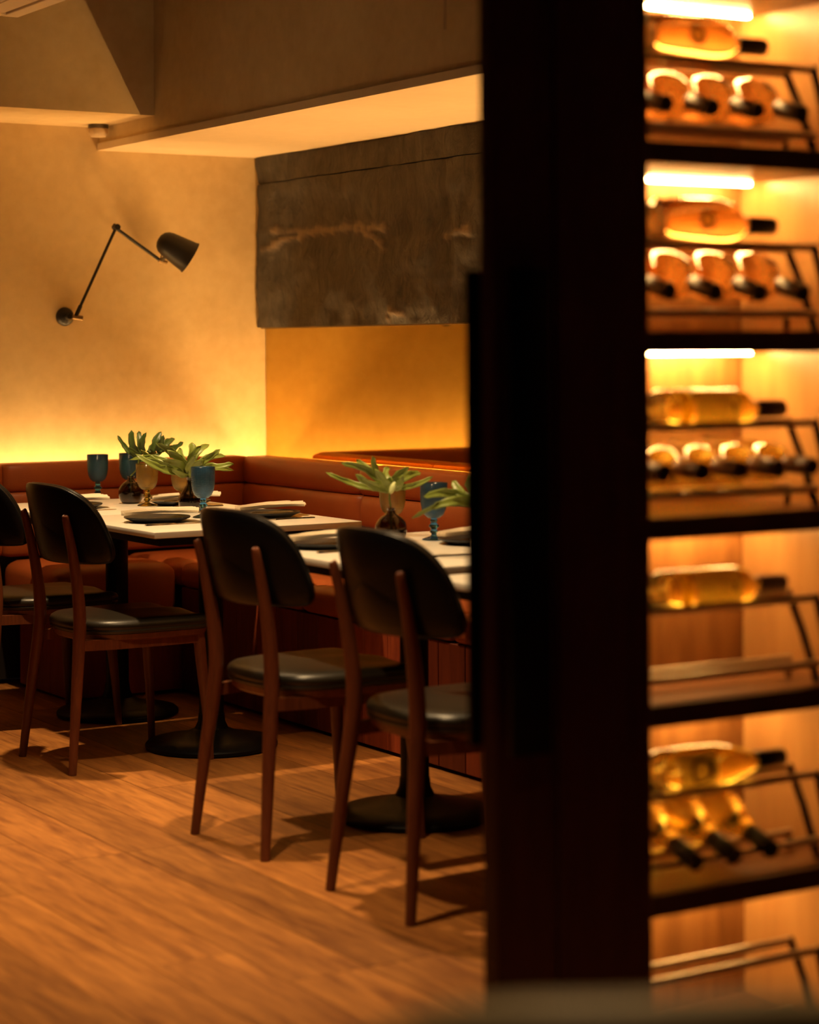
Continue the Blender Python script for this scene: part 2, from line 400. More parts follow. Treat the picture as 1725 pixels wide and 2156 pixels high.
def stone_mat():
    m, nt, b = new_mat('slate'); N = nt.nodes; L = nt.links
    b.inputs['Roughness'].default_value = 0.6
    g = N.new('ShaderNodeNewGeometry'); mp = N.new('ShaderNodeMapping'); mp.inputs['Scale'].default_value = (1, 4.2, 2.4); L.new(g.outputs['Position'], mp.inputs[0])
    n1 = N.new('ShaderNodeTexNoise'); n1.inputs['Scale'].default_value = 5; n1.inputs['Detail'].default_value = 10; n1.inputs['Roughness'].default_value = 0.65; n1.inputs['Distortion'].default_value = 0.8; L.new(mp.outputs[0], n1.inputs['Vector'])
    rp = N.new('ShaderNodeValToRGB'); L.new(n1.outputs['Fac'], rp.inputs[0])
    rp.color_ramp.elements[0].position = 0.3; rp.color_ramp.elements[0].color = (0.022, 0.019, 0.016, 1)
    rp.color_ramp.elements[1].position = 0.75; rp.color_ramp.elements[1].color = (0.075, 0.063, 0.050, 1)
    at_ = N.new('ShaderNodeAttribute'); at_.attribute_name = 'vein'
    mx = N.new('ShaderNodeMix'); mx.data_type = 'RGBA'; L.new(at_.outputs['Fac'], mx.inputs[0]); L.new(rp.outputs[0], mx.inputs[6]); mx.inputs[7].default_value = (0.18, 0.125, 0.08, 1)
    L.new(mx.outputs[2], b.inputs['Base Color'])
    bp = N.new('ShaderNodeBump'); bp.inputs['Strength'].default_value = 0.9; bp.inputs['Distance'].default_value = 0.02
    L.new(n1.outputs['Fac'], bp.inputs['Height']); L.new(bp.outputs['Normal'], b.inputs['Normal'])
    return m
M['stone'] = stone_mat()
def yz(px, py):
    d = ray(px, py); t = (WX - 0.035) / d.x; return (d.y * t, HC + d.z * t)
veins = [[yz(560, 527), yz(600, 503), yz(660, 487), yz(715, 483), yz(740, 475), yz(772, 480), yz(815, 481)], [yz(735, 478), yz(770, 487), yz(795, 505), yz(812, 525)], [yz(582, 487), yz(640, 487), yz(690, 482)],
         [yz(935, 500), yz(960, 488), yz(990, 482)], [yz(822, 670), yz(832, 655), yz(848, 662)]]
stone('stone_slab', 1.391, 1.993, 3.3, WY - 0.004, 4.2, 'large dark rough-faced slate slab with pale veins above the mirror', veins)
stone('stone_slab', 1.997, SOFZ - 0.002, 3.3, WY - 0.004, 9.6, 'narrow dark slate strip between the big slate slab and the lit soffit')
bm = NB(); box(bm, WX - 0.008, WX - 0.001, 3.3, WY - 0.006, 0.79, 1.386)
tag(centred('wall_mirror', bm, M['mirror']), 'long bronze-tinted wall mirror below the slate slab, behind the bench', 'mirror')
bm = NB(); box(bm, WX - 0.030, WX - 0.001, 3.3, WY - 0.006, 1.386, 1.3905)  # added strip, stands in for the slate's bottom edge lit from below
tag(centred('lit_edge_strip', bm, M['brass']), 'thin added strip standing in for the lit lower edge of the slate slab', 'added strip')

# ------------------------------------------------------------------ banquette: L-shaped bench
BX, BY = 4.076, 7.810         # front planes of the back cushions
SX, SY = 3.560, 7.340         # front planes of the seats
BTOP = 0.862
Y0 = 3.35; XE = 3.03; XB = 2.45
bench = thing('banquette', 'L-shaped tan leather banquette with rolled back cushions along both walls', 'bench', (4.0, 5.6, 0))
def roll(along, a0, a1, z0, z1, front, back, bulge=0.022, n=10, seam=0.012):
    """horizontal padded roll; along='y' faces -x, along='x' faces -y"""
    bm = NB(); rings = []
    prof = []
    zc = (z0 + z1)/2; h = (z1 - z0)/2
    m = 9
    for k in range(m + 1):                                   # front curve bottom->top
        th = -PI/2 + PI * k / m
        prof.append((front - bulge * math.cos(th) ** 0.7 if abs(math.cos(th)) > 1e-6 else front, zc + h * math.sin(th) * (1 if abs(math.sin(th)) < 0.99 else 1)))
    prof += [(back - 0.01, z1), (back, z1 - 0.008), (back, z0)]
    L_ = a1 - a0
    ts = [0, 0.004, 0.012, 0.03] + [L_ * i / 8 for i in range(1, 8)] + [L_ - 0.03, L_ - 0.012, L_ - 0.004, L_]
    cz = zc; cf = (front + back)/2
    for t in ts:
        d = min(t, L_ - t); s = 1 - 0.10 * max(0, 1 - d / 0.03) ** 2
        ring = []
        for f, z in prof:
            f2 = back + (f - back) * (1 - (1 - s) * 2.0); z2 = cz + (z - cz) * s
            wob = 0.0018 * noise.noise(Vector((t*7 + a0*3, z*9, 2)))
            ring.append(Vector((f2 + wob, a0 + t, z2)) if along == 'y' else Vector((a0 + t, f2 + wob, z2)))
        rings.append(ring)
    return ring_skin(bm, rings)
ZB = [0.502, 0.632, 0.752, BTOP]
ys = [BY, 6.874, 5.94, 5.0, 4.15, Y0]
for k in range(3):
    for a, b in zip(ys[1:], ys):
        off = 0.02 if k != 2 else 0.0
        obj('back_cushion', roll('y', a + 0.001 - off*0.4, b - 0.001 - (off*0.4 if b < BY else 0), ZB[k] + 0.001, ZB[k+1], BX, BX + 0.095), M['tan_leather'], bench, 50, True)
    obj('back_cushion', roll('x', XB, XE - 0.001, ZB[k] + 0.001, ZB[k+1], BY, BY + 0.095), M['tan_leather'], bench, 50, True)
    obj('back_cushion', roll('x', XE, BX + 0.02, ZB[k] + 0.001, ZB[k+1], BY, BY + 0.095), M['tan_leather'], bench, 50, True)
def cushion(x0, x1, y0, y1, z0, z1, r=0.03, crown=0.012, n=12):
    bm = NB(); box(bm, x0, x1, y0, y1, z0, z1, r, 4)
    bmesh.ops.subdivide_edges(bm, edges=[e for e in bm.edges if e.calc_length() > 0.12], cuts=7, use_grid_fill=True)
    for v in bm.verts:
        if v.co.z > z1 - 0.002:
            u = (v.co.x - x0)/(x1 - x0); w_ = (v.co.y - y0)/(y1 - y0)
            v.co.z += crown * (4*u*(1-u))**0.5 * (4*w_*(1-w_))**0.5
    return bm
sy = [SY, 6.4, 5.46, 4.5, Y0]
for a, b in zip(sy[1:], sy):
    obj('seat_cushion', cushion(SX - 0.012, BX + 0.02, a + 0.002, b - 0.002, 0.400, 0.488), M['tan_leather'], bench, 50, True)
obj('seat_cushion', cushion(XE, SX - 0.016, SY - 0.012, BY + 0.02, 0.300, 0.488, 0.045), M['tan_leather'], bench, 50, True)
obj('seat_cushion', cushion(SX - 0.012, BX + 0.02, SY + 0.002, BY + 0.02, 0.400, 0.488), M['tan_leather'], bench, 50, True)
# carcass behind, plinth, ledge and light channel
bm = NB(); box(bm, SX + 0.02, BX + 0.03, Y0, WY - 0.03, 0.02, 0.40); box(bm, XE + 0.09, SX + 0.03, SY + 0.02, BY + 0.03, 0.02, 0.30)
box(bm, BX + 0.09, BX + 0.10, Y0, BY + 0.10, 0.02, 0.835); box(bm, XB, BX + 0.10, BY + 0.09, BY + 0.10, 0.02, 0.835)
obj('carcass', bm, M['black_wood'], bench, None, True)
GAP = 0.100
bm = NB(); box(bm, BX + 0.098, WX - GAP, Y0, BY + 0.098, 0.740, 0.840); obj('ledge', bm, M['ledge'], bench, None, True)
bm = NB(); box(bm, WX - 0.070, WX - 0.042, Y0, WY - 0.22, 0.780, 0.790); obj('light_strip', bm, M['led'], bench, None, True)
bm = NB(); box(bm, XB, WX - 0.030, WY - 0.086, WY - 0.055, 0.700, 0.710); obj('light_strip', bm, M['led'], bench, None, True)
bm = NB(); box(bm, WX - GAP, WX - 0.010, Y0, BY + 0.098, 0.740, 0.780); box(bm, XB, WX - 0.010, BY + 0.10, WY - 0.004, 0.66, 0.700)
obj('light_channel', bm, M['ledge'], bench, None, True)
# vertical front panels, one by one
pb = NB(); box(pb, -0.010, 0.012, 0.0015, 0.1485, 0.012, 0.398, 0.002, 1)
bmesh.ops.recalc_face_normals(pb, faces=pb.faces)
pme = bpy.data.meshes.new('front_panel'); pb.to_mesh(pme); pb.free(); pme.materials.append(M['bench_panel'])
y = SY
while y - 0.15 > Y0 - 0.01:
    y -= 0.15
    o = mesh_obj('front_panel', pme, None, bench); o.location = Vector((SX + 0.01, y, 0)) - Vector(bench.location)
pb = NB(); box(pb, -0.0735, 0.0735, -0.012, 0.010, 0.012, 0.298, 0.002, 1)
bmesh.ops.recalc_face_normals(pb, faces=pb.faces)
pme2 = bpy.data.meshes.new('front_panel'); pb.to_mesh(pme2); pb.free(); pme2.materials.append(M['bench_panel'])
for k in range(3):
    o = mesh_obj('front_panel', pme2, None, bench); o.location = Vector((XE + 0.09 + 0.075 + 0.15*k, SY + 0.012, 0)) - Vector(bench.location)
for k in range(3):
    o = mesh_obj('front_panel', pme2, None, bench); o.rotation_euler = (0, 0, -PI/2); o.location = Vector((XE + 0.082, SY + 0.105 + 0.15*k, 0)) - Vector(bench.location)

# ------------------------------------------------------------------ dining chairs
def sym(pts): return pts + [(-u, v) for u, v in reversed(pts) if u > 1e-6]
def make_chair(label):
    t = thing('dining_chair', label, 'chair', group=None)
    # backrest: upholstered curved shell with welted rim
    half = spline([(0.0, 0.886), (0.09, 0.883), (0.16, 0.869), (0.215, 0.838), (0.250, 0.790), (0.268, 0.730), (0.274, 0.685), (0.264, 0.655), (0.235, 0.642), (0.14, 0.637), (0.0, 0.635)], 5)
    half = [p for p in half]
    outl = half + [(-u, v) for u, v in reversed(half[1:-1])]
    outl = outl[::-1]                                     # ccw
    def f(u, v, h):
        R_ = 0.36
        x0 = -0.012 - 0.22 * (v - 0.77)
        a = u / R_
        px_ = R_ * (1 - math.cos(a)); ny = -math.sin(a); nx = math.cos(a)      # inward normal (+x)
        return Vector((x0 + px_ + nx * (h + 0.02), R_ * math.sin(a) + ny * (h + 0.02), v))
    specs = [(0.03, 0.03, -0.026), (0.03, 0.35, -0.026), (0.03, 0.7, -0.025), (0.03, 1, -0.023), (0.010, 1, -0.0205), (0.003, 1, -0.017),
             (0.0005, 1, -0.012), (0.001, 1, -0.0075), (0.0045, 1, -0.006), (0.001, 1, -0.0045), (-0.0005, 1, -0.001), (0.001, 1, 0.0025), (0.0045, 1, 0.004), (0.001, 1, 0.0055),
             (0.0005, 1, 0.010), (0.005, 1, 0.016), (0.016, 1, 0.0195), (0.04, 1, 0.022), (0.05, 0.7, 0.025), (0.05, 0.35, 0.027), (0.05, 0.03, 0.028)]
    bm = NB(); ring_skin(bm, outline_rings(outl, specs, f))
    obj('backrest', bm, M['black_leather'], t, 40)
    # seat: outline (x forward, y) with rounded rear
    hs = spline([(0.045, 0.0), (0.050, 0.07), (0.072, 0.135), (0.115, 0.185), (0.19, 0.212), (0.30, 0.222), (0.42, 0.224), (0.462, 0.212), (0.482, 0.17), (0.487, 0.09), (0.488, 0.0)], 5)
    so = hs + [(u, -v) for u, v in reversed(hs[1:-1])]
    so = so[::-1]
    def g(u, v, h):
        z = h
        if h > 0.44:
            d = math.exp(-((abs(v) - 0.10)/0.07)**2) * max(0, min(1, (u - 0.2)/0.2))
            z -= 0.010 * d * (h - 0.44)/0.03
        return Vector((u, v, z))
    n = len(so)
    cu = 0.28
    def rings_xy(specs):
        nor = []
        for i in range(n):
            a = so[i-1]; b = so[(i+1) % n]; d = Vector((b[0]-a[0], b[1]-a[1])).normalized(); nor.append((d.y, -d.x))
        out = []
        for ins, sc, h in specs:
            out.append([g(cu + (u - nx*ins - cu)*sc, (v - ny*ins)*sc, h) for (u, v), (nx, ny) in zip(so, nor)])
        return out
    # sign of inset depends on winding: outlines are made so that positive inset shrinks
    s_ = 1
    test = rings_xy([(0.02, 1, 0)])[0]
    if max(p.y for p in test) > 0.224: s_ = -1
    bm = NB(); ring_skin(bm, rings_xy([(0.02*s_, 0.03, 0.418), (0.02*s_, 0.6, 0.418), (0.012*s_, 1, 0.418), (0.004*s_, 1, 0.421), (0.001*s_, 1, 0.428), (0.003*s_, 1, 0.4335), (0, 1, 0.438), (0.0*s_, 1, 0.446), (0.005*s_, 1, 0.455), (0.016*s_, 1, 0.4615), (0.04*s_, 1, 0.4655), (0.05*s_, 0.75, 0.468), (0.05*s_, 0.5, 0.4695), (0.05*s_, 0.25, 0.4705), (0.05*s_, 0.03, 0.471)]))
    obj('seat', bm, M['seat_leather'], t, 40)
    bm = NB(); ring_skin(bm, rings_xy([(0.03*s_, 0.03, 0.395), (0.03*s_, 0.5, 0.395), (0.026*s_, 1, 0.395), (0.014*s_, 1, 0.402), (0.010*s_, 1, 0.418), (0.012*s_, 0.5, 0.418), (0.02*s_, 0.03, 0.418)]))
    obj('seat_pan', bm, M['walnut'], t, 40)
    for s in (-1, 1):
        pts = spline([(0.0, 0.187*s, 0.0, 0.0125), (0.020, 0.170*s, 0.20, 0.0165), (0.040, 0.152*s, 0.38, 0.0195), (0.046, 0.146*s, 0.47, 0.0205), (0.038, 0.147*s, 0.57, 0.0185), (0.018, 0.151*s, 0.69, 0.0150), (-0.003, 0.155*s, 0.780, 0.0115), (-0.006, 0.156*s, 0.792, 0.007)], 4)
        bm = NB(); tube(bm, [p[:3] for p in pts], [p[3] for p in pts], 14)
        lg = obj('leg', bm, M['walnut'], t, 50)
        pts = spline([(0.470, 0.203*s, 0.0, 0.0115), (0.460, 0.195*s, 0.16, 0.015), (0.449, 0.186*s, 0.30, 0.0185), (0.442, 0.181*s, 0.400, 0.0195)], 4)
        bm = NB(); tube(bm, [p[:3] for p in pts], [p[3] for p in pts], 14)
        obj('leg', bm, M['walnut'], t, 50)
        bm = NB(); pr = [(0.05, 0.156*s), (0.16, 0.178*s), (0.30, 0.186*s), (0.44, 0.186*s)]
        rings = [[Vector((x_, y_ - 0.010, 0.372)), Vector((x_, y_ + 0.010, 0.372)), Vector((x_, y_ + 0.010, 0.404)), Vector((x_, y_ - 0.010, 0.404))] for x_, y_ in pr]
        ring_skin(bm, rings); obj('rail', bm, M['walnut'], t)
    bm = NB(); box(bm, 0.432, 0.452, -0.17, 0.17, 0.372, 0.403, 0.003, 1); obj('rail', bm, M['walnut'], t)
    return t
GC = 'black leather dining chairs drawn up to the tables'
chairC = make_chair('black leather chair with walnut legs nearest the dark door, drawn up to the near table'); chairC['group'] = GC
chairC.location = (2.548, 4.268, 0); chairC.rotation_euler = (0, 0, R(-1))
copy_tree(chairC, (2.551, 4.985, 0), R(2), 'black leather chair with walnut legs, second from the dark door')
copy_tree(chairC, (2.575, 6.275, 0), R(2), 'black leather chair with walnut legs, third from the dark door')
copy_tree(chairC, (2.590, 7.010, 0), R(2), 'black leather chair cut by the left picture edge, the farthest in the row')
chairE = copy_tree(chairC, (0.855, 1.085, 0), R(62), 'out-of-focus olive chair whose curved back top shows below the dark door')
del chairE['group']
for ch in chairE.children:
    if ch.name.startswith(('backrest', 'seat')) and 'pan' not in ch.name:
        ch.data = ch.data.copy(); ch.data.materials[0] = M['olive_leather']

# ------------------------------------------------------------------ tables
TZ = 0.743
def make_table(x0, x1, y0, y1, cx, cy, label):
    t = thing('dining_table', label, 'table', (cx, cy, 0), 0, 'marble-topped pedestal tables')
    obj('tabletop', box(NB(), x0, x1, y0, y1, TZ - 0.020, TZ, 0.003, 2), M['marble'], t, 40, True)
    obj('sub_top', box(NB(), x0 + 0.03, x1 - 0.03, y0 + 0.03, y1 - 0.03, TZ - 0.046, TZ - 0.020), M['black_metal'], t, None, True)
    bm = NB(); lathe(bm, [(0.040, 0.06), (0.040, 0.67), (0.10, 0.68), (0.10, TZ - 0.046)], 24); obj('column', bm, M['black_metal'], t, 40)
    bm = NB(); lathe(bm, [(0.205, 0.0), (0.216, 0.004), (0.216, 0.014), (0.208, 0.022), (0.15, 0.033), (0.09, 0.046), (0.055, 0.062), (0.044, 0.085), (0.042, 0.11)], 40); obj('base', bm, M['black_metal'], t, 35)
    return t
make_table(2.786, 3.522, 6.66, 7.36, 3.155, 7.03, 'marble-topped pedestal table nearest the ochre wall, with the round smoked vase')
make_table(2.786, 3.522, 5.93, 6.648, 3.152, 6.28, 'marble-topped pedestal table with a visible front corner and the knife beside a napkin')
make_table(2.786, 3.522, 4.57, 5.485, 3.150, 5.025, 'marble-topped pedestal table behind the second chair from the door, with the budding leaf vase')
make_table(2.786, 3.522, 3.50, 4.40, 3.150, 3.95, 'marble-topped pedestal table mostly hidden behind the dark door')

# ------------------------------------------------------------------ table settings
def goblet(loc, kind, hgt, label):
    k = hgt / 0.165
    t = thing('goblet', label, 'glass', loc, random.uniform(0, 6), 'coloured pressed-glass goblets')
    cup = [(0.006, 0.062), (0.018, 0.064), (0.029, 0.073), (0.036, 0.088), (0.0395, 0.108), (0.0405, 0.135), (0.0410, 0.163), (0.0400, 0.165), (0.0388, 0.163), (0.0383, 0.135), (0.0372, 0.108), (0.033, 0.090), (0.025, 0.077), (0.012, 0.070), (0.001, 0.069)]
    bm = NB(); lathe(bm, [(r*0.98, z*k) for r, z in cup], 36, None, True, True); obj('bowl', bm, M['blueglass' if kind == 'b' else 'amberglass'], t, 60)
    st = spline([(0.0345, 0.0), (0.035, 0.002), (0.030, 0.005), (0.014, 0.010), (0.0075, 0.016), (0.013, 0.024), (0.0085, 0.031), (0.0155, 0.040), (0.0085, 0.049), (0.0115, 0.056), (0.0085, 0.062)], 3)
    bm = NB(); lathe(bm, [(r, z*k) for r, z in st], 24); obj('stem', bm, M['bluestem' if kind == 'b' else 'amberstem'], t, 60)
    return t
def gl(px, py, kind, h, label): p = on_z(px, py, TZ); return goblet((p.x, p.y, TZ + 0.0005), kind, h, label)
gl(206, 1050, 'b', 0.165, 'blue goblet standing alone at the far left of the set tables')
gl(273, 1046, 'b', 0.165, 'blue goblet behind the round smoked vase')
gl(310, 1065, 'a', 0.150, 'amber goblet beside the round smoked vase, in front of it')
gl(384, 1068, 'a', 0.150, 'amber goblet partly behind the leafy dark vase and blue goblet')
gl(428, 1090, 'b', 0.168, 'blue goblet directly in front of the second leafy vase')
gl(827, 1126, 'a', 0.152, 'amber goblet behind the budding leaf stem on the near table')
gl(914, 1137, 'b', 0.166, 'blue goblet on the near table beside the dark door')

def napkin_mesh(seed, L_=0.245, w0=0.045, w1=0.155):
    """accordion-pleated cloth, gathered at one end and fanned at the other"""
    rnd = random.Random(seed); bm = NB(); nu, pl_ = 12, 7; nv = pl_ * 4
    ph = [rnd.uniform(0.7, 1.25) for _ in range(pl_ + 1)]; bend = rnd.uniform(-0.02, 0.03)
    top = []; bot = []
    for i in range(nu + 1):
        u = i / nu; rt = []; rb = []
        for j in range(nv + 1):
            v = j / nv - 0.5; k = j / 4
            tri = abs((k % 1.0) * 2 - 1)
            wd = w0 + (w1 - w0) * u ** 1.2
            amp = (0.011 * (1 - u) + 0.0075 * u) * ph[min(pl_, int(k))]
            lift = 0.016 * u ** 1.6 * (1 - 1.2 * v * v) + 0.004 * (1 - u) + 0.006 * math.sin(PI * u)
            z = 0.001 + amp * tri + lift + 0.002 * noise.noise(Vector((u*4 + seed, v*6, seed)))
            x_ = u * L_ * (1 - 0.10 * (2*v)**2 * u) + 0.008 * noise.noise(Vector((v*5, seed, 1))) * u
            y_ = v * wd + bend * u * u
            rt.append(bm.verts.new((x_, y_, z + 0.0022))); rb.append(bm.verts.new((x_, y_, max(0.0, z))))
        top.append(rt); bot.append(rb)
    for A, flip in ((top, False), (bot, True)):
        for i in range(nu):
            for j in range(nv):
                q = (A[i][j], A[i+1][j], A[i+1][j+1], A[i][j+1]); bm.faces.new(q if not flip else q[::-1])
    for i in range(nu):
        for j in (0, nv): bm.faces.new((top[i][j], top[i+1][j], bot[i+1][j], bot[i][j]))
    for j in range(nv):
        for i in (0, nu): bm.faces.new((top[i][j], top[i][j+1], bot[i][j+1], bot[i][j]))
    return bm
def plate(loc, label, r=0.108):
    bm = NB(); lathe(bm, [(0.001, 0.004), (r*0.62, 0.004), (r*0.64, 0.0), (r*0.70, 0.0), (r*0.97, 0.012), (r, 0.0155), (r*0.99, 0.018), (r*0.94, 0.0165), (r*0.72, 0.0085), (r*0.4, 0.008), (0.001, 0.008)], 48)
    o = obj('plate', bm, M['plate'], None, 40); o.location = loc
    return tag(o, label, 'plate', 'dark stoneware plates')
def knife(loc, rz, label):
    bm = NB()
    rings = []
    for x_, w_, h_ in [(-0.105, 0.006, 0.003), (-0.10, 0.0085, 0.005), (-0.03, 0.0075, 0.005), (-0.005, 0.005, 0.004), (0.005, 0.008, 0.002), (0.06, 0.010, 0.0017), (0.095, 0.0085, 0.0015), (0.110, 0.002, 0.001)]:
        rings.append([Vector((x_, -w_, 0)), Vector((x_, w_, 0)), Vector((x_, w_*0.8, h_)), Vector((x_, -w_*0.8, h_))])
    ring_skin(bm, rings); o = obj('knife', bm, M['steel'], None, 50); o.location = loc; o.rotation_euler = (0, 0, rz)
    return tag(o, label, 'cutlery', 'steel cutlery')
def fork(loc, rz, label):
    bm = NB(); rings = []
    for x_, w_, h_ in [(-0.10, 0.006, 0.003), (-0.09, 0.0075, 0.004), (-0.02, 0.0035, 0.004), (0.03, 0.004, 0.005), (0.05, 0.011, 0.004)]:
        rings.append([Vector((x_, -w_, 0.0)), Vector((x_, w_, 0.0)), Vector((x_, w_*0.8, h_)), Vector((x_, -w_*0.8, h_))])
    ring_skin(bm, rings)
    for k in range(4):
        y_ = -0.0095 + 0.0063*k; box(bm, 0.049, 0.098, y_ - 0.0015, y_ + 0.0015, 0.001, 0.0035)
    o = obj('fork', bm, M['steel'], None, 50); o.location = loc; o.rotation_euler = (0, 0, rz)
    return tag(o, label, 'cutlery', 'steel cutlery')
def napkin(loc, rz, seed, label, **k):
    o = obj('napkin', napkin_mesh(seed, **k), M['napkin'], None, 35); o.location = loc; o.rotation_euler = (0, 0, rz)
    return tag(o, label, 'napkin', 'cream linen napkins folded on the plates')
# (plate centre, facing: +1 chair side, -1 bench side)
S = [((2.97, 6.30), 1, 'in front of the third chair from the door'), ((3.36, 6.27), -1, 'on the bench side by the visible table corner'),
     ((2.97, 7.00), 1, 'in front of the farthest chair'), ((3.36, 6.93), -1, 'on the bench side behind the dark vase'),
     ((2.97, 5.20), 1, 'seen between the backs of the two nearest chairs'), ((3.38, 5.06), -1, 'beside the blue goblet near the door')]
fork((3.13, 4.79, TZ + 0.0005), R(-12), 'steel fork lying alone on the near table just left of the dark door')
for i, ((x_, y_), fc, where) in enumerate(S):
    plate((x_, y_, TZ), 'dark stoneware plate under a cream napkin, ' + where)
    if fc > 0: napkin((x_ - 0.115, y_ + 0.012, TZ + 0.0185), R(-8 + 5*(i % 3)), i*1.7 + 1, 'cream pleated napkin, ' + where)
    else: napkin((x_ - 0.105, y_ + 0.018, TZ + 0.0185), R(-10 + 5*(i % 3)), i*1.7 + 1, 'cream pleated napkin, ' + where)
    knife((x_ + 0.0, y_ - 0.135 * 1, TZ + 0.0005), 0 if fc > 0 else PI, 'steel knife beside the plate ' + where) if fc > 0 else fork((x_, y_ - 0.135, TZ + 0.0005), PI, 'steel fork beside the plate ' + where)
    if i in (1, 3): fork((x_ - 0.045, y_ - 0.060, TZ + 0.0187), R(172), 'steel fork lying on the plate rim ' + where)

def vase(loc, prof, label, wl):
    t = thing('vase', label, 'vase', loc, 0)
    outer = spline(prof, 4); inner = [(max(0.001, r - 0.003), z + (0.004 if i == 0 else 0)) for i, (r, z) in enumerate(outer)][::-1]
    inner = [(r, max(z, 0.004)) for r, z in inner]
    bm = NB(); lathe(bm, outer + inner, 36); obj('body', bm, M['smoke'], t, 60)
    wpf = [(max(0.001, r - 0.0034), max(z, 0.0045)) for r, z in outer if z <= wl]
    wpf = [(0.001, 0.0045)] + wpf + [(wpf[-1][0], wl), (0.001, wl)]
    bm = NB(); lathe(bm, wpf, 36); obj('water', bm, M['water'], t, 60)
    return t
round_prof = [(0.001, 0.0), (0.026, 0.0), (0.040, 0.013), (0.0455, 0.036), (0.043, 0.056), (0.030, 0.073), (0.015, 0.083), (0.0115, 0.092), (0.0145, 0.099)]
tall_prof = [(0.001, 0.0), (0.027, 0.0), (0.037, 0.014), (0.041, 0.035), (0.038, 0.056), (0.026, 0.077), (0.0135, 0.093), (0.0115, 0.108), (0.0145, 0.120)]
def leaf_lobe(bm, b, t, w, bend, sag, n=10, fold=0.35, twist=0.0, seed=0):
    b = Vector(b); t = Vector(t); ax = t - b; L_ = ax.length; ax.normalize()
    view = (Vector((0, 0, HC)) - (b + t)/2).normalized()
    side = ax.cross(view).normalized(); nrm = side.cross(ax).normalized()
    rows = []
    for i in range(n + 1):
        u = i / n
        c = b + ax * L_ * u + side * bend * math.sin(PI*u) * L_ + nrm * (0.10 * L_ * math.sin(PI*u)) + Vector((0, 0, -sag * L_ * u*u))
        ww = w * (0.34 + 0.66 * math.sin(PI * min(1, 0.12 + 0.80*u)) ** 0.8) * (1 if u < 0.86 else max(0.03, math.sqrt(max(0, 1 - ((u - 0.86)/0.14)**2))))
        ww *= 1 + 0.55 * noise.noise(Vector((u*5.5, seed*1.3, 0.7)))
        a = twist * u; s2 = side * math.cos(a) + nrm * math.sin(a); n2 = nrm * math.cos(a) - side * math.sin(a)
        wav = 0.30 * w * math.sin(u * 11 + seed*1.7)
        rows.append([c + s2*ww + n2*(fold*ww + wav), c + s2*ww*0.5 + n2*fold*ww*0.35, c, c - s2*ww*0.5 + n2*fold*ww*0.35, c - s2*ww + n2*(fold*ww - wav)])
    vr = [[bm.verts.new(p) for p in r] for r in rows]
    for a_, c_ in zip(vr, vr[1:]):
        for j in range(4): bm.faces.new((a_[j], a_[j+1], c_[j+1], c_[j]))
def thick(o, t=0.0009):
    m = o.modifiers.new('thickness', 'SOLIDIFY'); m.thickness = t; m.offset = 0
def plant(vobj, leaves, stems, mats):
    """a leaf = (midrib points px, lobes [(base t / px, tip px, depth shift, width)])"""
    for li, (Z, lobes) in enumerate(leaves):
        bm = NB()
        for k, (bx, by, tx, ty, dz, w_) in enumerate(lobes):
            leaf_lobe(bm, at(bx, by, Z), at(tx, ty, Z + dz), w_ * 1.0, random.uniform(-0.14, 0.14), random.uniform(0.0, 0.05), twist=random.uniform(-0.5, 0.5), seed=k + li*20)
        bm.transform(Matrix.Translation(-Vector(vobj.location)))
        o = obj('leaf', bm, M[mats[li]], vobj, 0); thick(o)
    for pts in stems:
        bm = NB(); tube(bm, [Vector(p) - Vector(vobj.location) for p in pts], [0.0028]*len(pts), 8); obj('stem', bm, M['stemgreen'], vobj, 60)
p1 = on_z(276, 1060, TZ); v1 = vase((p1.x, p1.y, TZ + 0.0005), round_prof, 'round smoked-glass vase holding one dark green lobed leaf', 0.042)
Z1 = p1.dot(_f) if False else (p1 - Vector((0, 0, HC))).dot(_f)
plant(v1, [(Z1, [(290, 968, 248, 916, 0.02, 0.009), (292, 962, 277, 905, -0.03, 0.013), (297, 958, 292, 907, 0.03, 0.012), (304, 955, 308, 909, -0.04, 0.013), (312, 953, 324, 925, 0.05, 0.011), (320, 951, 340, 908, 0.02, 0.013),
                 (330, 950, 345, 915, -0.03, 0.011), (340, 948, 368, 922, 0.05, 0.013), (350, 946, 386, 929, -0.02, 0.010), (296, 967, 268, 942, -0.05, 0.008), (305, 962, 330, 955, 0.06, 0.011), (330, 952, 375, 942, 0.05, 0.010),
                 (290, 970, 345, 946, 0.0, 0.007)])],
      [[p1 + Vector((0, 0, 0.02)), p1 + Vector((0, 0, 0.10)), at(291, 985, Z1), at(292, 966, Z1)]], ['leaf_dark'])
p2 = on_z(401, 1078, TZ); v2 = vase((p2.x, p2.y, TZ + 0.0005), tall_prof, 'dark bottle-shaped vase with two spreading light green lobed leaves', 0.05)
Z2 = (p2 - Vector((0, 0, HC))).dot(_f)
